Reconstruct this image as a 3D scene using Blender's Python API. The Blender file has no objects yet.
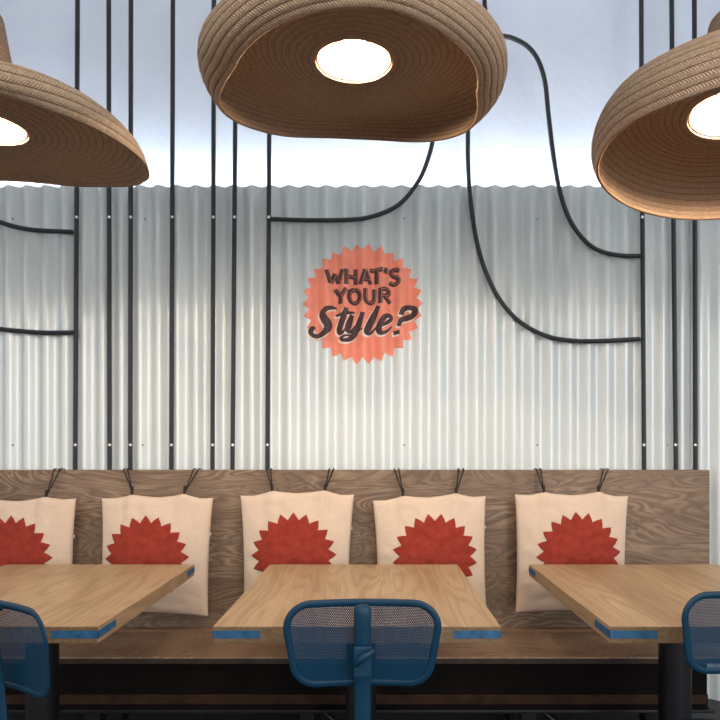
import bpy, bmesh, math, random
from mathutils import Vector, Matrix, noise as mn
random.seed(7)
PI = math.pi
sc = bpy.context.scene
COL = sc.collection

# ------------------------------------------------------------------ camera figures
F = 617.0; VX = 376.0; VY = 447.0; HC = 1.217
def at(px, py, Y):
    return Vector(((px - VX) * Y / F, Y, HC - (py - VY) * Y / F))

# ------------------------------------------------------------------ helpers
def link(o, parent=None):
    COL.objects.link(o)
    if parent: o.parent = parent
    return o
def tag(o, label=None, cat=None, group=None, kind=None):
    if label: o['label'] = label
    if cat: o['category'] = cat
    if group: o['group'] = group
    if kind: o['kind'] = kind
    return o
def thing(name, loc, label, cat, group=None, rz=0.0):
    o = bpy.data.objects.new(name, None); link(o)
    o.location = loc; o.rotation_euler = (0, 0, rz); o.empty_display_size = 0.05
    return tag(o, label, cat, group)
def obj(name, bm, mat, parent=None, smooth=False, org=None):
    bmesh.ops.recalc_face_normals(bm, faces=bm.faces[:])
    return raw(name, bm, mat, parent, smooth, org)
def raw(name, bm, mat, parent=None, smooth=False, org=None):
    if org is not None:
        bmesh.ops.translate(bm, verts=bm.verts[:], vec=-Vector(org))
    me = bpy.data.meshes.new(name); bm.to_mesh(me); bm.free()
    if smooth:
        for p in me.polygons: p.use_smooth = True
    me.materials.append(mat)
    o = bpy.data.objects.new(name, me); link(o, parent)
    return o
def box(bm, x0, x1, y0, y1, z0, z1, bev=0.0, seg=2):
    r = bmesh.ops.create_cube(bm, size=1.0)
    vs = r['verts']
    for v in vs:
        v.co = Vector(((x0 + x1) / 2 + v.co.x * (x1 - x0), (y0 + y1) / 2 + v.co.y * (y1 - y0), (z0 + z1) / 2 + v.co.z * (z1 - z0)))
    if bev > 0:
        es = list({e for v in vs for e in v.link_edges})
        bmesh.ops.bevel(bm, geom=es, offset=bev, segments=seg, affect='EDGES', profile=0.5)
    return bm
def boxo(name, dims, mat, parent=None, bev=0.0, seg=2):
    return obj(name, box(bmesh.new(), *dims, bev=bev, seg=seg), mat, parent)
def catmull(pts, step):
    """resample a polyline as a smooth curve with about `step` spacing"""
    P = [Vector(p) for p in pts]
    if len(P) == 2:
        n = max(1, int((P[1] - P[0]).length / step))
        return [P[0].lerp(P[1], i / n) for i in range(n + 1)]
    out = []
    ext = [P[0] * 2 - P[1]] + P + [P[-1] * 2 - P[-2]]
    for i in range(1, len(ext) - 2):
        a, b, c, d = ext[i - 1:i + 3]
        n = max(1, int((c - b).length / step))
        for k in range(n):
            t = k / n
            out.append(0.5 * ((2 * b) + (c - a) * t + (2 * a - 5 * b + 4 * c - d) * t * t + (3 * b - a - 3 * c + d) * t ** 3))
    out.append(P[-1]); return out
def tube(bm, pts, rad, n=8, rib=None, closed=False, cap=True, flat=(1, 1)):
    """tube along points; rad float or list; rib=(amp, pitch) gives helical ribs"""
    rings = []; L = 0; up = None
    m = len(pts)
    for i, p in enumerate(pts):
        a = pts[(i - 1) % m] if (closed or i > 0) else pts[i]
        b = pts[(i + 1) % m] if (closed or i < m - 1) else pts[i]
        t = (b - a).normalized()
        if up is None:
            up = Vector((0, 1, 0)) if abs(t.y) < 0.8 else Vector((1, 0, 0))
        s = t.cross(up).normalized(); u = s.cross(t).normalized(); up = u
        if i: L += (p - pts[i - 1]).length
        r = rad[i] if isinstance(rad, (list, tuple)) else rad
        ring = []
        for k in range(n):
            th = 2 * PI * k / n
            rr = r
            if rib: rr = r * (1 + rib[0] * math.sin(2 * PI * L / rib[1] + th))
            ring.append(bm.verts.new(p + s * (math.cos(th) * rr * flat[0]) + u * (math.sin(th) * rr * flat[1])))
        rings.append(ring)
    for i in range(m - (0 if closed else 1)):
        A, B = rings[i], rings[(i + 1) % m]
        for k in range(n):
            bm.faces.new((A[k], A[(k + 1) % n], B[(k + 1) % n], B[k]))
    if cap and not closed:
        bm.faces.new(rings[0][::-1]); bm.faces.new(rings[-1])
    return bm
def lathe(bm, prof, n=32, cen=(0, 0, 0)):
    c = Vector(cen); rings = []
    for r, z in prof:
        rings.append([bm.verts.new(c + Vector((math.cos(2 * PI * k / n) * r, math.sin(2 * PI * k / n) * r, z))) for k in range(n)])
    for A, B in zip(rings, rings[1:]):
        for k in range(n):
            bm.faces.new((A[k], A[(k + 1) % n], B[(k + 1) % n], B[k]))
    if prof[0][0] > 1e-6: bm.faces.new(rings[0][::-1])
    if prof[-1][0] > 1e-6: bm.faces.new(rings[-1])
    bmesh.ops.remove_doubles(bm, verts=bm.verts[:], dist=1e-6)
    return bm
def copy_tree(o, parent=None):
    c = o.copy(); COL.objects.link(c)
    if parent: c.parent = parent
    for ch in list(o.children): copy_tree(ch, c)
    return c

# ------------------------------------------------------------------ materials
class N:
    def __init__(s, name):
        s.m = bpy.data.materials.new(name); s.m.use_nodes = True
        s.t = s.m.node_tree; s.n = s.t.nodes; s.l = s.t.links
        s.b = s.n['Principled BSDF']; s.out = s.n['Material Output']
    def add(s, typ, **kw):
        x = s.n.new(typ)
        for k, v in kw.items(): setattr(x, k, v)
        return x
    def con(s, a, b): s.l.new(a, b)
    def coord(s, kind='Object', scale=(1, 1, 1), loc=(0, 0, 0)):
        c = s.add('ShaderNodeTexCoord'); mp = s.add('ShaderNodeMapping')
        mp.inputs['Scale'].default_value = scale; mp.inputs['Location'].default_value = loc
        s.con(c.outputs[kind], mp.inputs['Vector']); return mp.outputs['Vector']
    def noise(s, vec, scale=5, detail=3, rough=.5, dist=0):
        x = s.add('ShaderNodeTexNoise'); s.con(vec, x.inputs['Vector'])
        x.inputs['Scale'].default_value = scale; x.inputs['Detail'].default_value = detail
        x.inputs['Roughness'].default_value = rough; x.inputs['Distortion'].default_value = dist
        return x.outputs['Fac']
    def math(s, op, a, b=None, c=None):
        x = s.add('ShaderNodeMath', operation=op)
        for i, v in enumerate((a, b, c)):
            if v is None: continue
            if isinstance(v, (int, float)): x.inputs[i].default_value = v
            else: s.con(v, x.inputs[i])
        return x.outputs[0]
    def ramp(s, fac, stops):
        x = s.add('ShaderNodeValToRGB'); s.con(fac, x.inputs['Fac'])
        e = x.color_ramp.elements
        while len(e) < len(stops): e.new(0.5)
        for el, (p, c) in zip(e, stops):
            el.position = p; el.color = (*c, 1)
        return x.outputs['Color']
    def mix(s, fac, a, b, mode='MIX'):
        x = s.add('ShaderNodeMix', data_type='RGBA', blend_type=mode)
        if isinstance(fac, (int, float)): x.inputs[0].default_value = fac
        else: s.con(fac, x.inputs[0])
        for i, v in ((6, a), (7, b)):
            if isinstance(v, tuple): x.inputs[i].default_value = (*v, 1)
            else: s.con(v, x.inputs[i])
        return x.outputs[2]
    def bump(s, h, strength=.3, dist=.002):
        x = s.add('ShaderNodeBump'); x.inputs['Strength'].default_value = strength
        x.inputs['Distance'].default_value = dist
        s.con(h, x.inputs['Height']); s.con(x.outputs['Normal'], s.b.inputs['Normal'])
    def col(s, v):
        if isinstance(v, tuple): s.b.inputs['Base Color'].default_value = (*v, 1)
        else: s.con(v, s.b.inputs['Base Color'])
    def set(s, rough=.5, metal=0.0, spec=.5):
        s.b.inputs['Roughness'].default_value = rough; s.b.inputs['Metallic'].default_value = metal
        s.b.inputs['Specular IOR Level'].default_value = spec
        return s
def simple(name, c, rough=.5, metal=0.0, spec=.5, var=0.0, vscale=20):
    m = N(name).set(rough, metal, spec)
    if var:
        f = m.noise(m.coord(), vscale, 4, .6)
        m.col(m.ramp(f, [(.3, tuple(x * (1 - var) for x in c)), (.7, tuple(min(1, x * (1 + var)) for x in c))]))
    else: m.col(c)
    return m.m
def emit(name, c, strength):
    m = N(name); m.col((0, 0, 0)); m.b.inputs['Emission Color'].default_value = (*c, 1)
    m.b.inputs['Emission Strength'].default_value = strength
    return m.m

def make_table_wood():
    m = N('oak_tabletop').set(.42, 0, .4)
    c = m.add('ShaderNodeTexCoord'); sx = m.add('ShaderNodeSeparateXYZ')
    oi = m.add('ShaderNodeObjectInfo')
    m.con(c.outputs['Object'], sx.inputs[0])
    plank = m.math('FLOOR', m.math('MULTIPLY', m.math('ADD', sx.outputs[0], .397), 1 / .159))
    off = m.math('ADD', m.math('MULTIPLY', plank, 3.71), m.math('MULTIPLY', oi.outputs['Random'], 40.0))
    cb = m.add('ShaderNodeCombineXYZ')
    m.con(m.math('MULTIPLY', sx.outputs[0], 8.5), cb.inputs[0])
    m.con(m.math('ADD', m.math('MULTIPLY', sx.outputs[1], .6), off), cb.inputs[1])
    m.con(m.math('MULTIPLY', sx.outputs[2], 7.0), cb.inputs[2])
    field = m.noise(cb.outputs[0], 1.0, 2, .45, .35)
    rings = m.math('SINE', m.math('MULTIPLY', field, 80.0))
    rings = m.math('MULTIPLY_ADD', rings, .5, .5)
    cf = m.add('ShaderNodeCombineXYZ')
    m.con(m.math('MULTIPLY', sx.outputs[0], 260.0), cf.inputs[0])
    m.con(m.math('ADD', m.math('MULTIPLY', sx.outputs[1], 9.0), off), cf.inputs[1])
    m.con(m.math('MULTIPLY', sx.outputs[2], 260.0), cf.inputs[2])
    pore = m.noise(cf.outputs[0], 1.0, 3, .6)
    base = m.ramp(field, [(.3, (.29, .187, .098)), (.52, (.37, .25, .14)), (.75, (.44, .31, .18))])
    wn = m.add('ShaderNodeTexWhiteNoise', noise_dimensions='1D'); m.con(off, wn.inputs['W'])
    base = m.mix(.35, base, m.ramp(wn.outputs['Value'], [(0, (.30, .19, .10)), (1, (.48, .335, .195))]))
    base = m.mix(m.math('MULTIPLY', m.math('POWER', rings, 2.5), .52), base, (.225, .125, .058))
    base = m.mix(m.math('MULTIPLY', m.ramp(pore, [(.48, (0, 0, 0)), (.62, (1, 1, 1))]), .35), base, (.20, .105, .05))
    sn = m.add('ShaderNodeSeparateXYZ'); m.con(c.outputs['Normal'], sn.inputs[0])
    end = m.math('GREATER_THAN', m.math('ABSOLUTE', sn.outputs[1]), .7)      # front and back faces: shade put into the colour
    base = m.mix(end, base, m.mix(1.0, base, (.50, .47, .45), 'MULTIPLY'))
    m.col(base); m.bump(pore, .15, .001)
    return m.m
def make_ply(name, axis, k=1.0, dark=(.105, .068, .045), mid=(.185, .122, .080), light=(.37, .255, .168)):
    """figured, dark-stained plywood; grain runs along X, second axis is Y or Z"""
    m = N(name).set(.5, 0, .35)
    s = (.85, .85, 3.4) if axis == 'Z' else (1.15, 5.5, 1.15)
    v = m.coord('Object', s)
    big = m.noise(v, 1.6, 3.0, .5, 1.5)
    wig = m.noise(m.coord('Object', (6, 9, 22)), 2.0, 4, .6, .5)
    f = m.math('ADD', m.math('MULTIPLY', big, 95.0), m.math('MULTIPLY', wig, 3.6))
    ln = m.math('MULTIPLY_ADD', m.math('SINE', f), .5, .5)
    thin = m.math('POWER', ln, 3.5)
    broad = m.noise(m.coord('Object', (1.2, 1.2, 2.2), (3, 1, 7)), 2.2, 3, .55, .4)
    fine = m.noise(m.coord('Object', (14, 60, 160)), 1.0, 4, .65, .3)
    base = m.ramp(broad, [(.3, dark), (.7, mid)])
    base = m.mix(m.math('MULTIPLY', fine, .5), base, tuple(x * 1.35 for x in mid))
    patch = m.ramp(m.noise(m.coord('Object', (2, 2, 4), (9, 2, 1)), 2.0, 2), [(.35, (.1, .1, .1)), (.65, (1, 1, 1))])
    base = m.mix(m.math('MULTIPLY', m.math('MULTIPLY', thin, patch), .55 * k), base, light)
    low = m.math('POWER', m.math('SUBTRACT', 1.0, ln), 3.0)
    base = m.mix(m.math('MULTIPLY', low, .38 * k), base, tuple(x * .5 for x in dark))
    m.col(base); m.bump(fine, .12, .001)
    return m.m
def make_straw(name='woven_straw', trans=.12):
    m = N(name).set(.78, 0, .2)
    uvn = m.add('ShaderNodeTexCoord'); sx = m.add('ShaderNodeSeparateXYZ'); m.con(uvn.outputs['UV'], sx.inputs[0])
    u, v = sx.outputs[0], sx.outputs[1]
    fr = m.math('FRACT', v)
    tri = m.math('ABSOLUTE', m.math('SUBTRACT', fr, .5))          # 0 at the middle of a row, .5 at its seam
    braid = m.math('SINE', m.math('ADD', m.math('MULTIPLY', u, 2 * PI * 330), m.math('MULTIPLY', tri, 16.0)))
    braid = m.math('MULTIPLY_ADD', braid, .5, .5)
    nz = m.noise(m.coord('Object'), 95, 4, .75)
    nb = m.noise(m.coord('Object', (1, 1, 1), (5, 2, 3)), 9, 3, .6)
    base = m.ramp(nz, [(.32, (.42, .29, .19)), (.68, (.69, .51, .36))])
    base = m.mix(m.math('MULTIPLY', nb, .35), base, (.45, .30, .18))
    base = m.mix(m.math('MULTIPLY', braid, .28), base, (.36, .25, .16))
    seam = m.ramp(tri, [(.42, (0, 0, 0)), (.475, (1, 1, 1))])
    base = m.mix(m.math('MULTIPLY', seam, .75), base, (.17, .095, .05))
    m.col(base)
    h = m.math('ADD', m.math('MULTIPLY', braid, .6), m.math('SUBTRACT', m.math('MULTIPLY', nz, .8), m.math('MULTIPLY', seam, 1.0)))
    m.bump(h, .8, .004)
    tr = m.add('ShaderNodeBsdfTranslucent'); tr.inputs['Color'].default_value = (.62, .24, .09, 1)
    mx = m.add('ShaderNodeMixShader'); mx.inputs[0].default_value = trans
    m.con(m.b.outputs[0], mx.inputs[1]); m.con(tr.outputs[0], mx.inputs[2]); m.con(mx.outputs[0], m.out.inputs['Surface'])
    return m.m
def make_galv():
    m = N('galvanised_steel').set(.45, .22, .5)
    v = m.coord('Object', (1, 1, .12))
    f = m.noise(v, 9, 3, .5)
    g = m.noise(m.coord('Object'), 70, 3, .6)
    c = m.ramp(f, [(.3, (.585, .625, .62)), (.7, (.635, .665, .65))])
    m.col(m.mix(m.math('MULTIPLY', g, .2), c, (.62, .66, .67)))
    m.con(m.ramp(f, [(.3, (.33, .33, .33)), (.7, (.40, .40, .40))]), m.b.inputs['Roughness'])
    return m.m
def make_linen():
    m = N('natural_linen').set(.9, 0, .1)
    a = m.noise(m.coord('Object', (260, 40, 30)), 1, 2, .6)
    b = m.noise(m.coord('Object', (30, 40, 260)), 1, 2, .6)
    w = m.math('MULTIPLY', m.math('ADD', a, b), .5)
    m.col(m.ramp(w, [(.25, (.50, .38, .292)), (.75, (.60, .468, .368))])); m.bump(w, .25, .001)
    return m.m
def make_felt():
    m = N('rust_red_felt').set(.95, 0, .1)
    a = m.noise(m.coord('Object', (40, 40, 40)), 1, 4, .65)
    m.col(m.ramp(a, [(.3, (.215, .028, .018)), (.7, (.28, .04, .026))])); m.bump(a, .2, .001)
    return m.m
def make_perf():
    m = N('perforated_blue_steel').set(.5, .0, .25)
    m.col((.0006, .036, .080))
    t = m.add('ShaderNodeTexCoord'); sx = m.add('ShaderNodeSeparateXYZ'); m.con(t.outputs['UV'], sx.inputs[0])
    p = .0044; q = p * 1.732
    def cell(off):
        dx = m.math('MULTIPLY', m.math('SUBTRACT', m.math('FRACT', m.math('ADD', m.math('DIVIDE', sx.outputs[0], p), off)), .5), p)
        dz = m.math('MULTIPLY', m.math('SUBTRACT', m.math('FRACT', m.math('ADD', m.math('DIVIDE', sx.outputs[1], q), off)), .5), q)
        return m.math('SQRT', m.math('ADD', m.math('MULTIPLY', dx, dx), m.math('MULTIPLY', dz, dz)))
    d = m.math('MINIMUM', cell(0.0), cell(.5))
    hole = m.math('LESS_THAN', d, .00115)
    tr = m.add('ShaderNodeBsdfTransparent'); mx = m.add('ShaderNodeMixShader')
    m.con(hole, mx.inputs[0]); m.con(m.b.outputs[0], mx.inputs[1]); m.con(tr.outputs[0], mx.inputs[2])
    m.con(mx.outputs[0], m.out.inputs['Surface'])
    return m.m
def make_plaster():
    m = N('pale_plaster').set(.85, 0, .25)
    a = m.noise(m.coord('Object'), 26, 5, .6); b = m.noise(m.coord('Object'), 3, 3, .5)
    m.col(m.ramp(b, [(.3, (.55, .60, .70)), (.7, (.60, .645, .735))])); m.bump(a, .35, .006)
    return m.m
def make_floor():
    m = N('dark_grey_floor').set(.6, 0, .3)
    a = m.noise(m.coord('Object'), 30, 5, .7)
    m.col(m.ramp(a, [(.3, (.02, .02, .023)), (.7, (.05, .048, .048))]))
    return m.m
M = dict(
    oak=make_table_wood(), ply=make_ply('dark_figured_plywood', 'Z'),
    seatply=make_ply('brown_seat_plywood', 'Y', .7, (.145, .088, .054), (.27, .172, .105), (.46, .32, .21)),
    straw=make_straw(), galv=make_galv(), linen=make_linen(), felt=make_felt(), perf=make_perf(),
    plaster=make_plaster(), floor=make_floor(),
    blue=simple('blue_painted_steel', (.0006, .028, .062), .5, 0, .3, .12, 30),
    inlay=simple('blue_painted_inlay', (.018, .085, .18), .55, 0, .4, .35, 45),
    steel=simple('black_steel', (.009, .0095, .012), .38, .3, .5, .2, 12),
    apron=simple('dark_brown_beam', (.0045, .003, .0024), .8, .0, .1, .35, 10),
    edge=simple('seat_shade_brown', (.030, .020, .014), .6, 0, .3, .3, 20),
    warm_band=simple('warm_lit_brown', (.030, .015, .009), .7, 0, .1, .4, 14),
    cord=simple('black_ribbed_cord', (.016, .018, .024), .5, 0, .4),
    strap=simple('black_waxed_cord', (.010, .009, .009), .6, 0, .3),
    screw=simple('zinc_screw', (.75, .76, .78), .3, .7),
    dscrew=simple('dull_screw', (.20, .20, .20), .5, .4),
    white=simple('white_ceiling_paint', (.8, .8, .79), .9, 0, .2),
    ledhouse=simple('aluminium_channel', (.6, .6, .6), .4, .8),
    led=emit('light_strip_glow', (.90, .96, 1.0), 42.0),
    bulb=emit('warm_bulb_glow', (1.0, .78, .56), 500.0),
    socket=simple('lamp_socket_black', (.02, .02, .02), .5),
    badge=simple('coral_paint', (.82, .26, .17), .5, 0, .4, .10, 14),
    ink=simple('dark_brown_paint', (.060, .028, .030), .5, 0, .4),
    cream=simple('cream_paint', (.80, .66, .56), .5, 0, .4),
    tagm=simple('white_cloth_tag', (.48, .40, .32), .9),
)

# ------------------------------------------------------------------ the room
YW = 2.97; AMP = .0140; PITCH = .0899; X0C = .302
YP = 3.12; CEIL = 3.6
def surf(x):            # front face of the corrugated sheet
    return YW - AMP * math.cos(2 * PI * (x - X0C) / PITCH)
o = boxo('floor', (-12, 12, -14, YP + .1, -.06, 0), M['floor']); tag(o, 'dark grey floor', kind='structure')
o = boxo('ceiling', (-4, 4, -3.2, YP + .1, CEIL, CEIL + .08), M['white']); tag(o, 'white ceiling', kind='structure')
o = boxo('wall_back', (-12, 12, YP, YP + .1, 0, CEIL), M['plaster']); tag(o, 'pale bluish plaster wall', kind='structure')

ZTOP = 2.474
bm = bmesh.new()
n = 900; xs = [-2.45 + 4.75 * i / n for i in range(n + 1)]
zs = [0.0, .6, 1.2, 1.8, ZTOP]
fr = [[bm.verts.new((x, surf(x), z)) for x in xs] for z in zs]
bk = [[bm.verts.new((x, surf(x) + .002, z)) for x in xs] for z in zs]
for i in range(n):
    for j in range(len(zs) - 1):
        bm.faces.new((fr[j][i], fr[j][i + 1], fr[j + 1][i + 1], fr[j + 1][i]))
        bm.faces.new((bk[j + 1][i], bk[j + 1][i + 1], bk[j][i + 1], bk[j][i]))
    bm.faces.new((fr[-1][i], fr[-1][i + 1], bk[-1][i + 1], bk[-1][i]))
sheet = raw('corrugated_sheet', bm, M['galv'], None, True)
tag(sheet, 'tall galvanised corrugated metal sheet covering the wall behind the bench', 'metal sheet')
for px, py in [(13, 219), (145, 219), (404, 219), (537, 219), (667, 219), (13, 445), (143, 445), (404, 445), (537, 445), (667, 445)]:
    p = at(px, py, YW); p.y = surf(p.x)
    b = bmesh.new(); bmesh.ops.create_uvsphere(b, u_segments=10, v_segments=6, radius=.0055)
    bmesh.ops.scale(b, vec=(1, .5, 1), verts=b.verts[:]); bmesh.ops.translate(b, vec=p, verts=b.verts[:])
    obj('screw', b, M['dscrew'], sheet, True)

# hidden light strip along the top of the sheet, the source of the white glow
ls = thing('light_strip', (0, 3.0, 2.40), 'white light strip glowing behind the top edge of the corrugated sheet', 'lamp')
obj('channel', box(bmesh.new(), -2.4, 2.25, -.0138, .05, -.012, .0), M['ledhouse'], ls)
for x in (-2.2, 0.02, 2.05):
    obj('support_post', box(bmesh.new(), x - .015, x + .015, .01, .04, -2.40, -.0121), M['ledhouse'], ls)
obj('diffuser', box(bmesh.new(), -2.4, 2.25, .0, .045, .0, .01), M['led'], ls)

# ------------------------------------------------------------------ black ribbed cords on the wall
CR = .0107
def cord(pts, label, group, screws=(), kind='wall_cord'):
    b = bmesh.new()
    tube(b, catmull(pts, .0042), CR, 7, (.20, .0110))
    o = obj(kind, b, M['cord'], None, True)
    tag(o, label, 'cord', group)
    for p in screws:
        s = bmesh.new(); bmesh.ops.create_uvsphere(s, u_segments=10, v_segments=6, radius=.0075)
        bmesh.ops.scale(s, vec=(1, .5, 1), verts=s.verts[:]); bmesh.ops.translate(s, vec=p, verts=s.verts[:])
        obj('screw', s, M['screw'], o, True)
    return o
YC = YW - AMP - CR - .001
UP = [
    (77.7, 75.2, 'upright black ribbed cord with two short side branches, outermost of the seven'),
    (108.7, 109.7, 'upright black ribbed cord next after the one with two branches'),
    (131.0, 130.3, 'upright black ribbed cord, third in the row counting from the two branches'),
    (173.0, 171.3, 'upright black ribbed cord alone in the middle of the row of seven'),
    (214.0, 212.5, 'upright black ribbed cord, fifth in the row counting from the two branches'),
    (236.2, 232.5, 'upright black ribbed cord, sixth in the row, short of the one beside the sign'),
    (270.0, 267.3, 'upright black ribbed cord nearest the sign, with one curved branch'),
    (641.0, 644.2, 'upright black ribbed cord joined by two sweeping curved cords'),
    (671.3, 676.0, 'upright black ribbed cord between two others near the open end of the backrest'),
    (694.3, 695.5, 'upright black ribbed cord closest to the open end of the backrest'),
]
for a, b_, lab in UP:
    def xat(py): return a + (b_ - a) * py / 470.0
    top = at(xat(0), 0, YC); top.z = CEIL - .002
    pts = [top, at(xat(120), 120, YC), at(xat(300), 300, YC), at(xat(475), 475, YC), at(xat(560), 560, YC)]
    scr = [at(xat(217) , 217, YC - CR - .001), at(xat(445), 445, YC - CR - .001)]
    cord(pts, lab, None, scr)
def curve(pp, lab, dz=0.0, ceil=False):
    pts = [at(x, y, YC - .001) for x, y in pp]
    if ceil: pts[-1].z = CEIL - .002
    cord(pts, lab, None)
curve([(-60, 190), (-25, 210), (0, 222), (30, 229.5), (73, 232)], 'upper short black branch cord curving off the outermost upright cord')
curve([(-60, 318), (-25, 325), (0, 329), (40, 332.5), (73, 332.5)], 'lower short black branch cord running off the outermost upright cord')
curve([(271, 219), (300, 220), (340, 220), (370, 217), (398, 205), (418, 182), (429, 156), (434, 130), (436, 90), (436, 40), (436, -40)],
      'black cord running level above the sign then curving up behind a sombrero', ceil=True)
curve([(640, 339), (600, 341), (570, 340.5), (545, 335.5), (520, 322), (500, 300), (485, 270), (475.5, 235), (470, 195), (468, 160), (468, 120), (468, 50), (468, -40)],
      'long black cord sweeping from behind the middle sombrero to the lower joint', ceil=True)
curve([(640, 256), (620, 255.5), (600, 251), (585, 241), (572, 224), (563, 203), (557, 178), (552, 145), (548, 110), (545, 82), (538, 60), (527, 46), (512, 38), (498, 34), (487, 20), (484, -10), (483, -40)],
      'black cord arching over from the middle sombrero to the upper joint', ceil=True)

# ------------------------------------------------------------------ painted sign on the sheet
sign_c = at(362.7, 304, YW)
sign = thing('painted_sign', (sign_c.x, YW - .02, sign_c.z), "coral starburst sign painted on the corrugated sheet reading WHAT'S YOUR Style?", 'sign')
def onwall(px, py, eps):
    p = at(px, py, YW); p.y = surf(p.x) - eps
    return p
b = bmesh.new()
NT = 30; K = 10; NA = NT * K; NR = 44
def star_r(a, ro, ri, nt):
    t = (a / (2 * PI) * nt) % 1.0
    return ri + (ro - ri) * (1 - abs(2 * t - 1))
rings = []
for j in range(1, NR + 1):
    ring = []
    for k in range(NA):
        a = 2 * PI * k / NA
        r = star_r(a, 60.3, 53.8, NT) * j / NR
        ring.append(b.verts.new(onwall(362.7 + r * math.sin(a), 304 - r * math.cos(a), .0016)))
    rings.append(ring)
cv = b.verts.new(onwall(362.7, 304, .0016))
for k in range(NA):
    b.faces.new((cv, rings[0][k], rings[0][(k + 1) % NA]))
    for A, B in zip(rings, rings[1:]):
        b.faces.new((A[k], B[k], B[(k + 1) % NA], A[(k + 1) % NA]))
obj('starburst', b, M['badge'], sign, True, sign.location)
Z = 130 / 720.0
def stroke(bm, pts, w, eps, off=(0, 0), smooth=True, grow=0.0, fat=1.0):
    """brush stroke: pts (x, y[, width]) in the sign's own drawing units"""
    P = [Vector((p[0], p[1], (p[2] if len(p) > 2 else w))) for p in pts]
    if smooth and len(P) > 2: P = catmull(P, 5)
    else:
        q = []
        for i in range(len(P) - 1): q += catmull([P[i], P[i + 1]], 5)[:-1]
        P = q + [P[-1]]
    rows = []
    m = len(P)
    for i, p in enumerate(P):
        a, c = P[max(0, i - 1)], P[min(m - 1, i + 1)]
        t = Vector((c.x - a.x, c.y - a.y)); t.normalize()
        nrm = Vector((-t.y, t.x)); h = p.z * fat / 2 + grow
        q = Vector((p.x, p.y))
        if grow and i == 0: q -= t * grow
        if grow and i == m - 1: q += t * grow
        rows.append([bm.verts.new(onwall(300 + (q.x + nrm.x * h * s + off[0]) * Z, 240 + (q.y + nrm.y * h * s + off[1]) * Z, eps)) for s in (-1, -.67, -.33, 0, .33, .67, 1)])
    for A, B in zip(rows, rows[1:]):
        for k in range(6):
            bm.faces.new((A[k], A[k + 1], B[k + 1], B[k]))
W1 = 25
def ell(cx, cy, rx, ry, n=20):
    return [(cx + rx * math.sin(2 * PI * i / n), cy - ry * math.cos(2 * PI * i / n)) for i in range(n + 1)]
LINE1 = {
    'W': [[(148, 168), (170, 240)], [(170, 240), (196, 185)], [(196, 185), (212, 240)], [(212, 240), (236, 164)]],
    'H': [[(258, 163), (258, 248)], [(308, 159), (308, 246)], [(258, 206), (308, 204)]],
    'A': [[(334, 247), (362, 166)], [(362, 166), (392, 246)], [(345, 222), (384, 222)]],
    'T': [[(386, 169), (460, 167)], [(424, 168), (424, 245)]],
    'apostrophe': [[(480, 158), (472, 190)]],
    'S': [[(548, 178), (532, 165), (512, 168), (503, 184), (516, 200), (537, 210), (546, 227), (534, 243), (512, 245), (497, 233)]]}
LINE2 = {
    'Y': [[(193, 272), (226, 314)], [(258, 270), (226, 314)], [(226, 312), (224, 354)]],
    'O': [ell(302, 312, 30, 37)],
    'U': [[(362, 270), (362, 325), (372, 345), (386, 349), (400, 345), (410, 325), (410, 270)]],
    'R': [[(445, 268), (445, 352)], [(445, 277), (478, 276), (493, 292), (478, 310), (445, 313)], [(466, 312), (500, 350)]]}
LINE3 = {
    'S': [[(203, 379, 8), (180, 374, 16), (144, 386, 24), (124, 408, 30), (136, 438, 36), (154, 464, 38), (154, 492, 34), (126, 520, 26), (84, 532, 20), (60, 517, 20), (66, 494, 20), (84, 484, 12)]],
    't': [[(258, 378, 20), (240, 430, 28), (218, 492, 27), (222, 516, 20), (240, 510, 12), (262, 478, 8)], [(196, 418, 10), (250, 408, 16), (302, 400, 10)]],
    'y': [[(290, 414, 18), (270, 470, 28), (264, 500, 24), (282, 508, 16), (312, 468, 10)], [(348, 402, 20), (326, 464, 28), (302, 520, 27), (272, 552, 20), (240, 556, 16), (226, 544, 14), (250, 532, 10), (300, 524, 8), (345, 490, 7)]],
    'l': [[(434, 366, 20), (408, 422, 29), (378, 486, 30), (368, 512, 24), (388, 518, 14), (424, 480, 8)]],
    'e': [[(424, 486, 8), (466, 470, 14), (502, 440, 18), (500, 420, 18), (474, 424, 22), (446, 460, 28), (436, 496, 28), (452, 518, 20), (482, 506, 12), (508, 478, 7)]],
    'question_mark': [[(558, 418, 22), (572, 388, 24), (606, 372, 22), (636, 386, 26), (628, 414, 28), (592, 434, 24), (560, 448, 24), (544, 478, 18)], [(533, 502, 28), (536, 524, 28)]]}
for L, w in ((LINE1, W1), (LINE2, W1)):
    for ch, st in L.items():
        b = bmesh.new()
        for i, s in enumerate(st): stroke(b, s, w, .0028 + i * .0002, smooth=len(s) > 4)
        obj('letter', b, M['ink'], sign, False, sign.location)
        b = bmesh.new()
        for s in st: stroke(b, s, 1.8, .0044, (8, -2), smooth=len(s) > 4)
        obj('letter_highlight', b, M['badge'], sign, False, sign.location)
for ch, st in LINE3.items():
    b = bmesh.new()
    for i, s in enumerate(st): stroke(b, s, 24, .0024 + i * .0001, (-7, 9), grow=2.0, fat=1.22)
    obj('letter_shadow', b, M['cream'], sign, False, sign.location)
    b = bmesh.new()
    for i, s in enumerate(st): stroke(b, s, 24, .0034 + i * .0002, fat=1.22)
    obj('letter', b, M['ink'], sign, False, sign.location)

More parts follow.
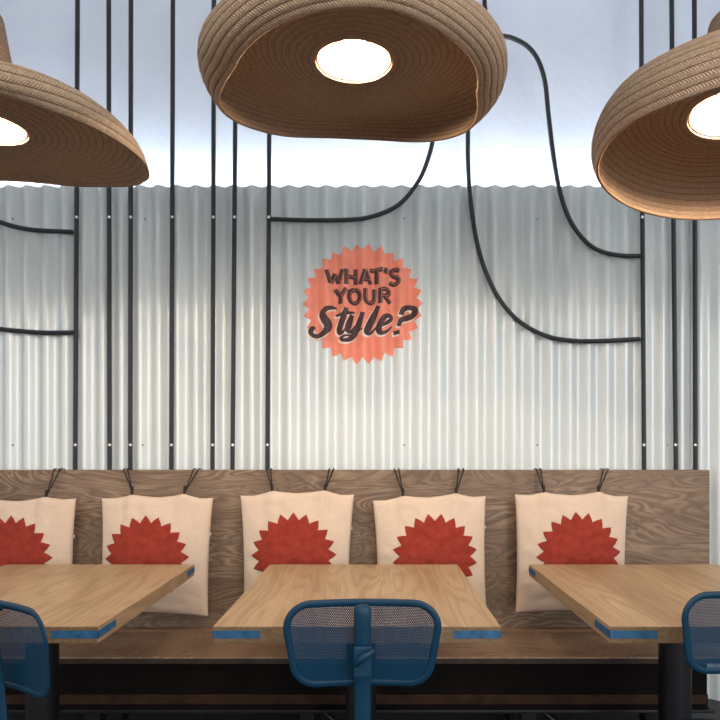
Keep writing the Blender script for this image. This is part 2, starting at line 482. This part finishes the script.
# ------------------------------------------------------------------ bench
YB = 2.862; YS = 2.453; ZS = .382
XR = 1.548; XL = -2.35
bench = thing('bench', (0, 2.66, 0), 'long dark wooden bench with a tall figured plywood backrest along the wall', 'bench')
bl = Vector(bench.location)
ZB = HC - 23 * YB / F
obj('backrest', box(bmesh.new(), XL, XR, YB, YB + .035, ZS - .03, ZB, .0015), M['ply'], bench, False, bl)
obj('seat', box(bmesh.new(), XL, XR, YS, YB - .0005, ZS - .027, ZS, .0015), M['seatply'], bench, False, bl)
obj('seat_edge_shade', box(bmesh.new(), XL, XR - .001, YS - .0012, YS + .002, ZS - .0265, ZS - .0065), M['edge'], bench, False, bl)  # added dark strip, stands for shade on the seat's front face
YA = 2.516
obj('web_warm_band', box(bmesh.new(), XL, 1.348, YA - .014, YA - .0002, .1722, .212, .002), M['warm_band'], bench, False, bl)  # added strip, its brown stands for warm light low on the web
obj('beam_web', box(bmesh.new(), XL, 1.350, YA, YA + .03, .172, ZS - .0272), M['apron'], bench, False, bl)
obj('lower_flange', box(bmesh.new(), XL, 1.345, YS - .005, YB - .05, .160, .1715, .002), M['steel'], bench, False, bl)
for x in (-2.1, -1.15, -.28, .62, 1.22):
    obj('leg', box(bmesh.new(), x - .03, x + .03, 2.50, 2.56, 0, .1598), M['steel'], bench, False, bl)
    obj('leg', box(bmesh.new(), x - .03, x + .03, 2.73, 2.79, 0, .1598), M['steel'], bench, False, bl)
for x in (-.28, .62):
    b = bmesh.new(); tube(b, [Vector((x + .04, 2.53, .155)), Vector((x + .22, 2.53, .0))], .012, 8)
    obj('brace', b, M['steel'], bench, True, bl)

# ------------------------------------------------------------------ cushions
def make_cushion(pc, TL, T1, T2, TR, BR, BL, ac, ar, label, seed, tagy=None):
    YCU = 2.785
    w2 = lambda p: at(p[0], p[1], YCU)
    c = thing('cushion', at((BL[0] + BR[0]) / 2, (BL[1] + BR[1]) / 2, YCU), label, 'cushion', 'linen cushions hung along the backrest')
    tl, t1, t2, tr, br, bl_ = map(w2, (TL, T1, T2, TR, BR, BL))
    wid = tr.x - tl.x
    def interp(pts, u):                 # piecewise smooth height of the top edge over the straight corner line
        for (a, ha), (b_, hb) in zip(pts, pts[1:]):
            if u <= b_:
                t = (u - a) / (b_ - a)
                return ha, hb, t
        return pts[-1][1], pts[-1][1], 1
    def dev(p):
        t = (p.x - tl.x) / wid
        return (p.z - (tl.z + (tr.z - tl.z) * t)), t
    d1, u1 = dev(t1); d2, u2 = dev(t2)
    dm = min(d1, d2) - .013
    key = [(0, 0), (u1 * .45, -.001), (u1 * .8, d1 * .5), (u1, d1), (u1 + (u2 - u1) * .2, d1 * .45 + dm * .55), ((u1 + u2) / 2, dm), (u2 - (u2 - u1) * .2, d2 * .45 + dm * .55), (u2, d2), (u2 + (1 - u2) * .2, d2 * .5), (u2 + (1 - u2) * .55, -.001), (1, 0)]
    def top(u):
        ha, hb, t = interp(key, u)
        # cusp-like at the ties
        return ha + (hb - ha) * t
    def P(u, v):
        """u, v in 0..1 (v up) -> x, z"""
        e = .010
        lx = bl_.x + (tl.x - bl_.x) * v; rx = br.x + (tr.x - br.x) * v
        lz = bl_.z + (tl.z - bl_.z) * v; rz = br.z + (tr.z - br.z) * v
        ins = e * max(0, math.sin(PI * v)) ** .7
        lx += ins; rx -= ins
        x = lx + (rx - lx) * u; z = lz + (rz - lz) * u
        z += top(u) * v ** 3
        z += .010 * max(0, math.sin(PI * u)) ** .7 * (1 - v) ** 3
        return x, z
    def thick(u, v):
        a = max(0, 4 * u * (1 - u)); b_ = max(0, 4 * v * (1 - v))
        t = (a * b_) ** .42
        t *= (.82 + .18 * (1 - v))
        for uu in (u1, u2):             # gathers below each tie
            g = math.exp(-((u - uu) / .05) ** 2) * max(0, (v - .55) / .45)
            t += .17 * g
            g2 = math.exp(-((u - uu - .075) / .03) ** 2) + math.exp(-((u - uu + .075) / .03) ** 2)
            t -= .10 * g2 * max(0, (v - .6) / .4) * min(1, a * 3)
        t += .16 * (mn.noise(Vector((u * 4 + seed, v * 5, seed))) ) * min(1, 3 * a * b_)
        t += .10 * (mn.noise(Vector((u * 9 + seed * 2, v * 14, seed))) ) * min(1, 3 * a * b_)
        return max(t, 0)
    TF, TB = .060, .046
    n = 44
    b = bmesh.new(); g = {}
    for side, T in ((0, TF), (1, TB)):
        for i in range(n + 1):
            for j in range(n + 1):
                if side and (i in (0, n) or j in (0, n)): g[1, i, j] = g[0, i, j]; continue
                u = .5 - .5 * math.cos(PI * i / n); v = .5 - .5 * math.cos(PI * j / n)
                u = .6 * u + .4 * i / n; v = .6 * v + .4 * j / n
                x, z = P(u, v)
                y = YCU - (T if not side else -T) * thick(u, v)
                g[side, i, j] = b.verts.new((x, y, z))
        for i in range(n):
            for j in range(n):
                q = (g[side, i, j], g[side, i + 1, j], g[side, i + 1, j + 1], g[side, i, j + 1])
                b.faces.new(q if not side else q[::-1])
    obj('cover', b, M['linen'], c, True, c.location)
    # starburst applique following the cover
    def uv_of(x, z):
        u, v = .5, .5
        for _ in range(12):
            px_, pz_ = P(u, v)
            u += (x - px_) / wid; v += (z - pz_) / (tl.z - bl_.z)
        return u, v
    b = bmesh.new(); NT = 20; K = 4; NA = NT * K; NR = 14
    cen = w2(ac); R = ar * YCU / F
    def pt(r, a, eps):
        x = cen.x + r * math.sin(a); z = cen.z + r * math.cos(a)
        u, v = uv_of(x, z)
        return Vector((x, YCU - TF * thick(u, v) - eps, z))
    cv = b.verts.new(pt(0, 0, .0025)); prev = None
    rot = 0.0 if seed > .12 else .157 - seed * .6
    for j in range(1, NR + 2):
        ring = []
        for k in range(NA):
            a = 2 * PI * k / NA
            rr = star_r(a, R, R * .825, NT)
            r = rr * min(j, NR) / NR
            ring.append(b.verts.new(pt(r, a + rot, .0025 if j <= NR else -.001)))
        for k in range(NA):
            if prev is None: b.faces.new((cv, ring[k], ring[(k + 1) % NA]))
            else: b.faces.new((prev[k], ring[k], ring[(k + 1) % NA], prev[(k + 1) % NA]))
        prev = ring
    obj('starburst_patch', b, M['felt'], c, True, c.location)
    # hanging cords, looped over the top of the backrest
    for tie, tops in pc:
        tp = w2(tie); b = bmesh.new()
        tp.z -= .004
        for q in tops:
            tq = at(q[0], q[1], YB - .004); tq.z = ZB + .004
            back = Vector((tq.x, YB + .038, ZB + .004)); low = Vector((tq.x + .004, YB + .040, ZB - .12))
            pts = catmull([tp, tp.lerp(tq, .5) + Vector((0, .004, 0)), tq], .01)[:-1] + [tq, Vector((tq.x, YB + .017, ZB + .005)), back, low]
            tube(b, pts, .0030, 6)
        kp = catmull([tp + Vector((0, -.002, -.006)), tp + Vector((0, .002, .012)), tp + Vector((0, .004, .030))], .006)
        tube(b, kp, [.0065 if 0 < i < len(kp) - 1 else .004 for i in range(len(kp))], 8)
        obj('hanging_cord', b, M['strap'], c, True, c.location)
    if tagy:
        tpx = w2((BR[0] + (TR[0] - BR[0]) * .7, tagy)); u, v = uv_of(tpx.x, tpx.z); x, z = P(.995, v)
        obj('label_tab', box(bmesh.new(), x - .004, x + .008, YCU - .002, YCU + .002, z - .007, z + .007, .001), M['tagm'], c, False, c.location)
    return c
make_cushion([((-8, 497), [(-15, 470), (-11, 470)]), ((46, 495.5), [(54, 470), (60, 470)])],
             (-36, 502), (-8, 499), (46, 496.5), (76.5, 498.5), (73, 613), (-33, 615), (16, 556), 41.5,
             'linen cushion with rust red starburst, the farthest of five from the open bench end', 0.0, 536)
make_cushion([((132, 492), [(123.5, 471), (127.5, 471)]), ((184.5, 491.5), [(193.5, 470), (198.5, 470)])],
             (101.5, 498), (132.5, 494.5), (184.5, 493.5), (213.5, 498), (208.5, 617), (99.5, 612), (150, 556.5), 42,
             'linen cushion with rust red starburst whose lower corner shows below an oak table corner', .05, 534)
make_cushion([((272, 490), [(266.5, 470), (270.5, 470)]), ((325, 489.5), [(329, 470), (333.5, 470)])],
             (240, 495.5), (272, 490.5), (325, 490), (354.5, 494.5), (349, 616), (243, 612), (295, 553.5), 42,
             'linen cushion with rust red starburst directly below the cord nearest the painted sign', .02, 528)
make_cushion([((403, 494), [(394.5, 470), (399, 470)]), ((456, 493), [(459, 470), (464, 470)])],
             (372.5, 500.5), (403, 495.5), (456, 493), (486, 496), (487.5, 616), (377, 613), (434, 554.5), 42,
             'linen cushion with rust red starburst, second of five from the open bench end', .13, 527)
make_cushion([((544, 491), [(536.5, 469.5), (541, 469.5)]), ((598.6, 491), [(603.5, 470), (608.5, 470)])],
             (514.5, 494.5), (544, 492), (598.6, 491.5), (628.5, 496), (625, 612), (515, 613), (575.5, 553), 42,
             'linen cushion with rust red starburst, closest of five to the open bench end', .1)

# ------------------------------------------------------------------ tables
TW, TD, TT = .793, .90, .047
ZT = HC - 179.5 * 1.70 / F
def make_table():
    t = thing('table', (0, 0, 0), '', 'table', 'oak tables lined up at the bench')
    h = ZT
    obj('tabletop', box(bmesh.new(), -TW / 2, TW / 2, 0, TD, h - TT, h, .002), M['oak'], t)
    e = .0012; z0, z1 = h - TT * .70, h - TT * .24
    for sx in (-1, 1):
        for yf in (0, 1):
            b = bmesh.new()
            x1 = sx * (TW / 2 + e); x0 = sx * (TW / 2 - .130)
            xa, xb = min(x0, x1), max(x0, x1)
            y = 0 if yf == 0 else TD
            box(b, xa, xb, y - e, y + e, z0, z1)
            ya, yb = (-e, .115) if yf == 0 else (TD - .10, TD + e)
            box(b, sx * TW / 2 - e, sx * TW / 2 + e, ya, yb, z0, z1)
            obj('corner_inlay', b, M['inlay'], t)
    obj('column', lathe(bmesh.new(), [(.053, .012), (.053, h - TT - .0065)], 40, (0, TD / 2, 0)), M['steel'], t, False)
    obj('top_plate', box(bmesh.new(), -.15, .15, TD / 2 - .15, TD / 2 + .15, h - TT - .006, h - TT), M['steel'], t)
    obj('base_plate', box(bmesh.new(), -.24, .24, TD / 2 - .24, TD / 2 + .24, 0, .012, .003), M['steel'], t)
    return t
SC = F / 1.70
tabs = [(356.9, 'square oak table in the middle, with blue inlaid corners, before the painted sign'),
        (-45.8, 'square oak table with blue inlaid corners under the drooping sombrero lamp'),
        (754.0, 'square oak table with blue inlaid corners nearest the open end of the bench')]
tp = make_table()
for i, (cx, lab) in enumerate(tabs):
    t = tp if i == 0 else copy_tree(tp)
    t.location = ((cx - VX) / SC, 1.70, 0); t['label'] = lab

# ------------------------------------------------------------------ chairs
def make_chair():
    c = thing('chair', (0, 0, 0), '', 'chair', 'blue perforated steel chairs')
    # backrest drawn in its own plane: x across, z up from its centre, bowed toward the sitter
    W2, W1_, H = .190, .158, .208
    rad = .058
    corners = [(-W1_, -H / 2), (W1_, -H / 2), (W2, H / 2), (-W2, H / 2)]
    out = []
    m = 4
    for i in range(m):
        p = Vector(corners[i]); a = Vector(corners[(i - 1) % m]); d = Vector(corners[(i + 1) % m])
        da = (a - p).normalized(); dd = (d - p).normalized()
        ang = da.angle(dd); L = rad / math.tan(ang / 2)
        cc = p + (da + dd).normalized() * (rad / math.sin(ang / 2))
        s = (p + da * L) - cc; e = (p + dd * L) - cc
        a0 = math.atan2(s.y, s.x); a1 = math.atan2(e.y, e.x)
        while a1 < a0: a1 += 2 * PI
        for k in range(11): 
            th = a0 + (a1 - a0) * k / 10
            out.append(cc + Vector((math.cos(th), math.sin(th))) * rad)
    full = []
    for i, p in enumerate(out):
        q = out[(i + 1) % len(out)]; d = (q - p).length; nn = max(1, int(d / .012))
        for k in range(nn): full.append(p.lerp(q, k / nn))
    rec = math.radians(7); zc = .7555
    def place(x, z, y=0.0):
        yy = y - .34 * x * x + .02       # edges swing back
        yy = y + .55 * x * x * -1 + .0
        co, si = math.cos(rec), math.sin(rec)
        return Vector((x, yy * co - z * si, zc + z * co + yy * si))
    b = bmesh.new(); uvl = b.loops.layers.uv.new('UVMap')
    NR = 12; rings = []; loc = {}
    cv = b.verts.new(place(0, 0)); loc[cv] = (0, 0)
    for j in range(1, NR + 1):
        ring = []
        for p in full:
            v = b.verts.new(place(p.x * j / NR, p.y * j / NR)); loc[v] = (p.x * j / NR, p.y * j / NR); ring.append(v)
        rings.append(ring)
    nn = len(full)
    for k in range(nn):
        b.faces.new((cv, rings[0][k], rings[0][(k + 1) % nn]))
        for A, B in zip(rings, rings[1:]):
            b.faces.new((A[k], B[k], B[(k + 1) % nn], A[(k + 1) % nn]))
    for f in b.faces:
        for l in f.loops: l[uvl].uv = loc[l.vert]
    panel = obj('backrest_panel', b, M['perf'], c, True)
    b = bmesh.new()
    tube(b, [place(p.x * .975, p.y * .955) for p in full], .0085, 8, closed=True, flat=(1, .35))
    obj('backrest_rim', b, M['blue'], c, True)
    # spine: a flat steel upright behind the panel, hooked at the top
    b = bmesh.new()
    pts = [place(0, H / 2 - .012, -.006), place(0, H / 2 - .010, -.022), place(0, 0, -.026), place(0, -H / 2, -.026)]
    pts += [Vector((0, pts[-1].y + .006, .56)), Vector((0, pts[-1].y + .02, .46)), Vector((0, .05, .389)), Vector((0, .15, .384))]
    tube(b, catmull(pts, .012), .0195, 12, flat=(.40, 1))
    obj('spine', b, M['blue'], c, True)
    # bracket with a clamping lever half way down the spine
    b = bmesh.new()
    pc_ = place(0, -.012, -.040)
    box(b, -.021, .021, pc_.y - .008, pc_.y + .016, pc_.z - .05, pc_.z + .022, .004)
    br_ = obj('bracket', b, M['blue'], c)
    b = bmesh.new()
    tube(b, [pc_ + Vector((-.018, -.012, -.020)), pc_ + Vector((.0, -.018, .0)), pc_ + Vector((.026, -.016, .016))], [.006, .0085, .006], 8)
    obj('lever', b, M['blue'], br_, True)
    # seat and swivel base
    b = bmesh.new()
    prof = [(0.0, -.010), (.10, -.010), (.138, -.006), (.150, .002), (.144, .010), (.10, .006), (0.0, .004)]
    lathe(b, prof, 40, (0, .165, .40))
    obj('seat', b, M['blue'], c, True)
    obj('stem', lathe(bmesh.new(), [(.022, .055), (.022, .30), (.03, .30), (.03, .3895)], 20, (0, .165, 0)), M['steel'], c)
    for k in range(4):
        a = PI / 4 + k * PI / 2
        d = Vector((math.cos(a), math.sin(a), 0)); s = Vector((0, .165, 0))
        b = bmesh.new(); tube(b, catmull([s + d * .012 + Vector((0, 0, .075)), s + d * .13 + Vector((0, 0, .06)), s + d * .235 + Vector((0, 0, .014))], .03), .0135, 10)
        obj('leg', b, M['steel'], c, True)
    return c
ch = make_chair()
spots = [((362.5 - VX) * 1.455 / F, 1.455, 1.5, 'blue perforated steel chair pushed up square to the middle table'),
         (-.865, 1.440, -27, 'blue perforated steel chair turned askew at the table under the drooping sombrero'),
         (.938, 1.53, -4, 'blue perforated steel chair at the table nearest the open bench end')]
for i, (x, y, a, lab) in enumerate(spots):
    c = ch if i == 0 else copy_tree(ch)
    c.location = (x, y, 0); c.rotation_euler.z = math.radians(a); c['label'] = lab

# ------------------------------------------------------------------ sombrero lamps
def make_hat(cpx, cpy, Y, label, roll, pitch, yaw, bz=.040, S=.435, s1=.27, phimax=160, dish=.10, lean=(0, 0), mods=None, r0=.108, crown=(.34, .050), wav=.012, seed=0.0, near_curl=1.0):
    cen = at(cpx, cpy, Y)
    t = thing('sombrero_lamp', cen, label, 'lamp', 'sombrero lamps hanging over the tables')
    R = Matrix.Rotation(math.radians(roll), 3, 'Y') @ Matrix.Rotation(math.radians(pitch), 3, 'X') @ Matrix.Rotation(math.radians(yaw), 3, 'Z')
    ROW = .0195
    nth = 160; SUB = 5
    nrow = int(S / ROW); ns = nrow * SUB
    def prof(th):
        """list of (r, z, nr, nz) along the brim at angle th (th = -90 deg faces the camera)"""
        k = mods(th) if mods else (1.0, 1.0, 1.0)
        pm = math.radians(phimax) * k[0]; st = s1 * k[1]; SS = S * k[2]
        r, z = r0, 0.0; out = []
        ds = SS / ns
        for i in range(ns + 1):
            s = i * ds
            u = min(1, max(0, (s - st) / (SS - st)))
            ph = -pm * (u * u * (3 - 2 * u) * .3 + u * .7) + dish * math.sin(PI * min(1, s / st))
            rowf = (i / SUB) % 1.0
            bmp = .0024 * math.sin(PI * rowf) ** .6 if 0 < rowf < 1 else 0.0
            nx, nz = -math.sin(ph), math.cos(ph)
            out.append((r + nx * bmp, z + nz * bmp, nx, nz))
            r += math.cos(ph) * ds; z += math.sin(ph) * ds
        return out
    def surface(gen, name, nmax, vscale):
        b = bmesh.new(); uvl = b.loops.layers.uv.new('UVMap'); TH = .006
        lay = []
        for side in (0, 1):
            grid = []
            for k in range(nth):
                th = 2 * PI * k / nth
                col = []
                for i, (r, z, nx, nz) in enumerate(gen(th)):
                    rr, zz = (r, z) if side == 0 else (r - nx * TH, z - nz * TH)
                    w = wav * (max(0, r - r0) / .3) ** 2
                    zz += w * (mn.noise(Vector((math.cos(th) * 1.3 + seed, math.sin(th) * 1.3, seed))) * 2)
                    hz = max(0, zz) if name == 'crown' else 0
                    p = R @ Vector((math.cos(th) * rr + lean[0] * hz, math.sin(th) * rr + lean[1] * hz, zz))
                    col.append(b.verts.new(p))
                grid.append(col)
            lay.append(grid)
        m = len(lay[0][0])
        def quad(vs, uvs, flip):
            if flip: vs, uvs = vs[::-1], uvs[::-1]
            f = b.faces.new(vs)
            for l, q in zip(f.loops, uvs): l[uvl].uv = q
        for side, grid in enumerate(lay):
            for k in range(nth):
                A, B = grid[k], grid[(k + 1) % nth]
                for i in range(m - 1):
                    u0, u1 = k / nth, (k + 1) / nth; v0, v1 = i / vscale, (i + 1) / vscale
                    quad([A[i], B[i], B[i + 1], A[i + 1]], [(u0, v0), (u1, v0), (u1, v1), (u0, v1)], (side == 0) == (name == 'brim'))
        for k in range(nth):
            for i in (0, m - 1):
                A, B = lay[0], lay[1]; k2 = (k + 1) % nth
                quad([A[k][i], A[k2][i], B[k2][i], B[k][i]], [(k / nth, i / vscale)] * 4, i == m - 1)
        return raw(name, b, M['straw'], t, True)
    surface(prof, 'brim', ns, SUB)
    CH, CT = crown
    def cprof(th):
        out = []; n = 24 * 4
        for i in range(n + 1):
            s = i / n
            z = CH * s
            r = (r0 + .001) + (CT - r0) * s ** .75
            if s > .86:
                q = (s - .86) / .14
                r *= math.sqrt(max(0, 1 - q * q)) * .97 + .03
            rowf = (i / 4) % 1.0
            bmp = .0028 * math.sin(PI * rowf) ** .6 if 0 < rowf < 1 else 0
            out.append((r + bmp, z + .002, 1.0, .15))
        return out
    surface(cprof, 'crown', 96, 4)
    # bulb, socket and hanging cord
    bp = R @ Vector((0, 0, bz))
    b = bmesh.new(); bmesh.ops.create_uvsphere(b, u_segments=24, v_segments=16, radius=.034); bmesh.ops.translate(b, vec=bp, verts=b.verts[:])
    obj('bulb', b, M['bulb'], t, True)
    b = bmesh.new(); tube(b, [bp + R @ Vector((0, 0, .030)), bp + R @ Vector((0, 0, .10))], .019, 16)
    obj('socket', b, M['socket'], t, True)
    top = R @ Vector((lean[0] * CH, lean[1] * CH, CH))
    b = bmesh.new()
    tube(b, catmull([bp + R @ Vector((0, 0, .095)), top * .98, top + Vector((top.x * .12, top.y * .12, .06)), Vector((top.x * 1.1, top.y * 1.1, CEIL - cen.z - .03))], .03), .0045, 8)
    obj('hanging_flex', b, M['strap'], t, True)
    obj('ceiling_cup', lathe(bmesh.new(), [(.05, CEIL - cen.z - .03), (.05, CEIL - cen.z - .001)], 20, (top.x * 1.1, top.y * 1.1, 0)), M['strap'], t)
    return t
YH = 1.75
make_hat(354, 61, YH, 'large straw sombrero lamp with a level rolled brim, above the middle table', 0, 3, 10, S=.485, s1=.243, phimax=200, seed=1.0,
         mods=lambda th: (1 - .25 * max(0, -math.sin(th)) ** 1.5 - .62 * max(0, (.3 + math.sin(th)) / 1.3), 1.0, 1 - .15 * max(0, -math.sin(th)) ** 1.5 - .28 * max(0, (.3 + math.sin(th)) / 1.3)))
make_hat(-15, 127, YH, 'straw sombrero lamp drooping to one side, beside the row of seven cords', 0.5, 3, 40, S=.370, s1=.245, seed=4.0, lean=(-.02, 0),
         mods=lambda th: (1 - .62 * max(0, (.35 + math.sin(th)) / 1.35) ** 1.2 - .58 * max(0, math.cos(th)) + .15 * max(0, -math.sin(th)), 1.0, 1 - .08 * (1 + math.sin(th)) / 2))
make_hat(730, 114, YH, 'straw sombrero lamp with its brim tipped open towards the bench end', 8, -6, 80, S=.375, s1=.14, phimax=118, dish=.25, mods=lambda th: (1 + .06 * max(0, math.cos(th - 2.2)), 1.0, 1 + .12 * max(0, math.cos(th - 2.5)) ** 2), seed=9.0, lean=(.14, 0), crown=(.36, .055), bz=.052)

# ------------------------------------------------------------------ light
w = bpy.data.worlds.new('World'); sc.world = w; w.use_nodes = True
w.node_tree.nodes['Background'].inputs[0].default_value = (.98, .975, .98, 1)
w.node_tree.nodes['Background'].inputs[1].default_value = 1.2
def area(name, loc, target, sx, sy, power, colr):
    l = bpy.data.lights.new(name, 'AREA'); l.shape = 'RECTANGLE'; l.size = sx; l.size_y = sy; l.energy = power; l.color = colr
    o = bpy.data.objects.new(name, l); link(o); o.location = loc
    o.rotation_euler = (Vector(target) - Vector(loc)).to_track_quat('-Z', 'Y').to_euler()
    return o
area('window_daylight', (2.3, -2.9, 1.9), (-.1, 2.9, 1.4), 2.4, 2.2, 75, (.92, .96, 1.0))
def spot(name, loc, target, power, ang, colr, r=.06):
    l = bpy.data.lights.new(name, 'SPOT'); l.energy = power; l.spot_size = math.radians(ang); l.spot_blend = .8; l.color = colr; l.shadow_soft_size = r
    o = bpy.data.objects.new(name, l); link(o); o.location = loc
    o.rotation_euler = (Vector(target) - Vector(loc)).to_track_quat('-Z', 'Y').to_euler()
for x in (-1.1, 0, 1.1):
    spot('ceiling_spotlight', (x + .5, -1.0, 3.4), (x, 2.45, .7), 70, 50, (1.0, .88, .72), .08)

# ------------------------------------------------------------------ camera and view
cd = bpy.data.cameras.new('Camera'); cam = bpy.data.objects.new('Camera', cd); link(cam)
cd.sensor_width = 36; cd.sensor_fit = 'HORIZONTAL'; cd.lens = F / 720 * 36
cd.shift_x = -(VX - 360) / 720; cd.shift_y = (VY - 360) / 720
cam.location = (0, 0, HC); cam.rotation_euler = (PI / 2, 0, 0); cd.clip_start = .05
sc.camera = cam
sc.view_settings.view_transform = 'Standard'; sc.view_settings.look = 'None'
sc.view_settings.gamma = 1; sc.view_settings.use_curve_mapping = False
sc.view_settings.exposure = 0.36
sc.cycles.use_denoising = True
sc.cycles.max_bounces = 8
sc.cycles.transparent_max_bounces = 16
sc.cycles.sample_clamp_indirect = 6
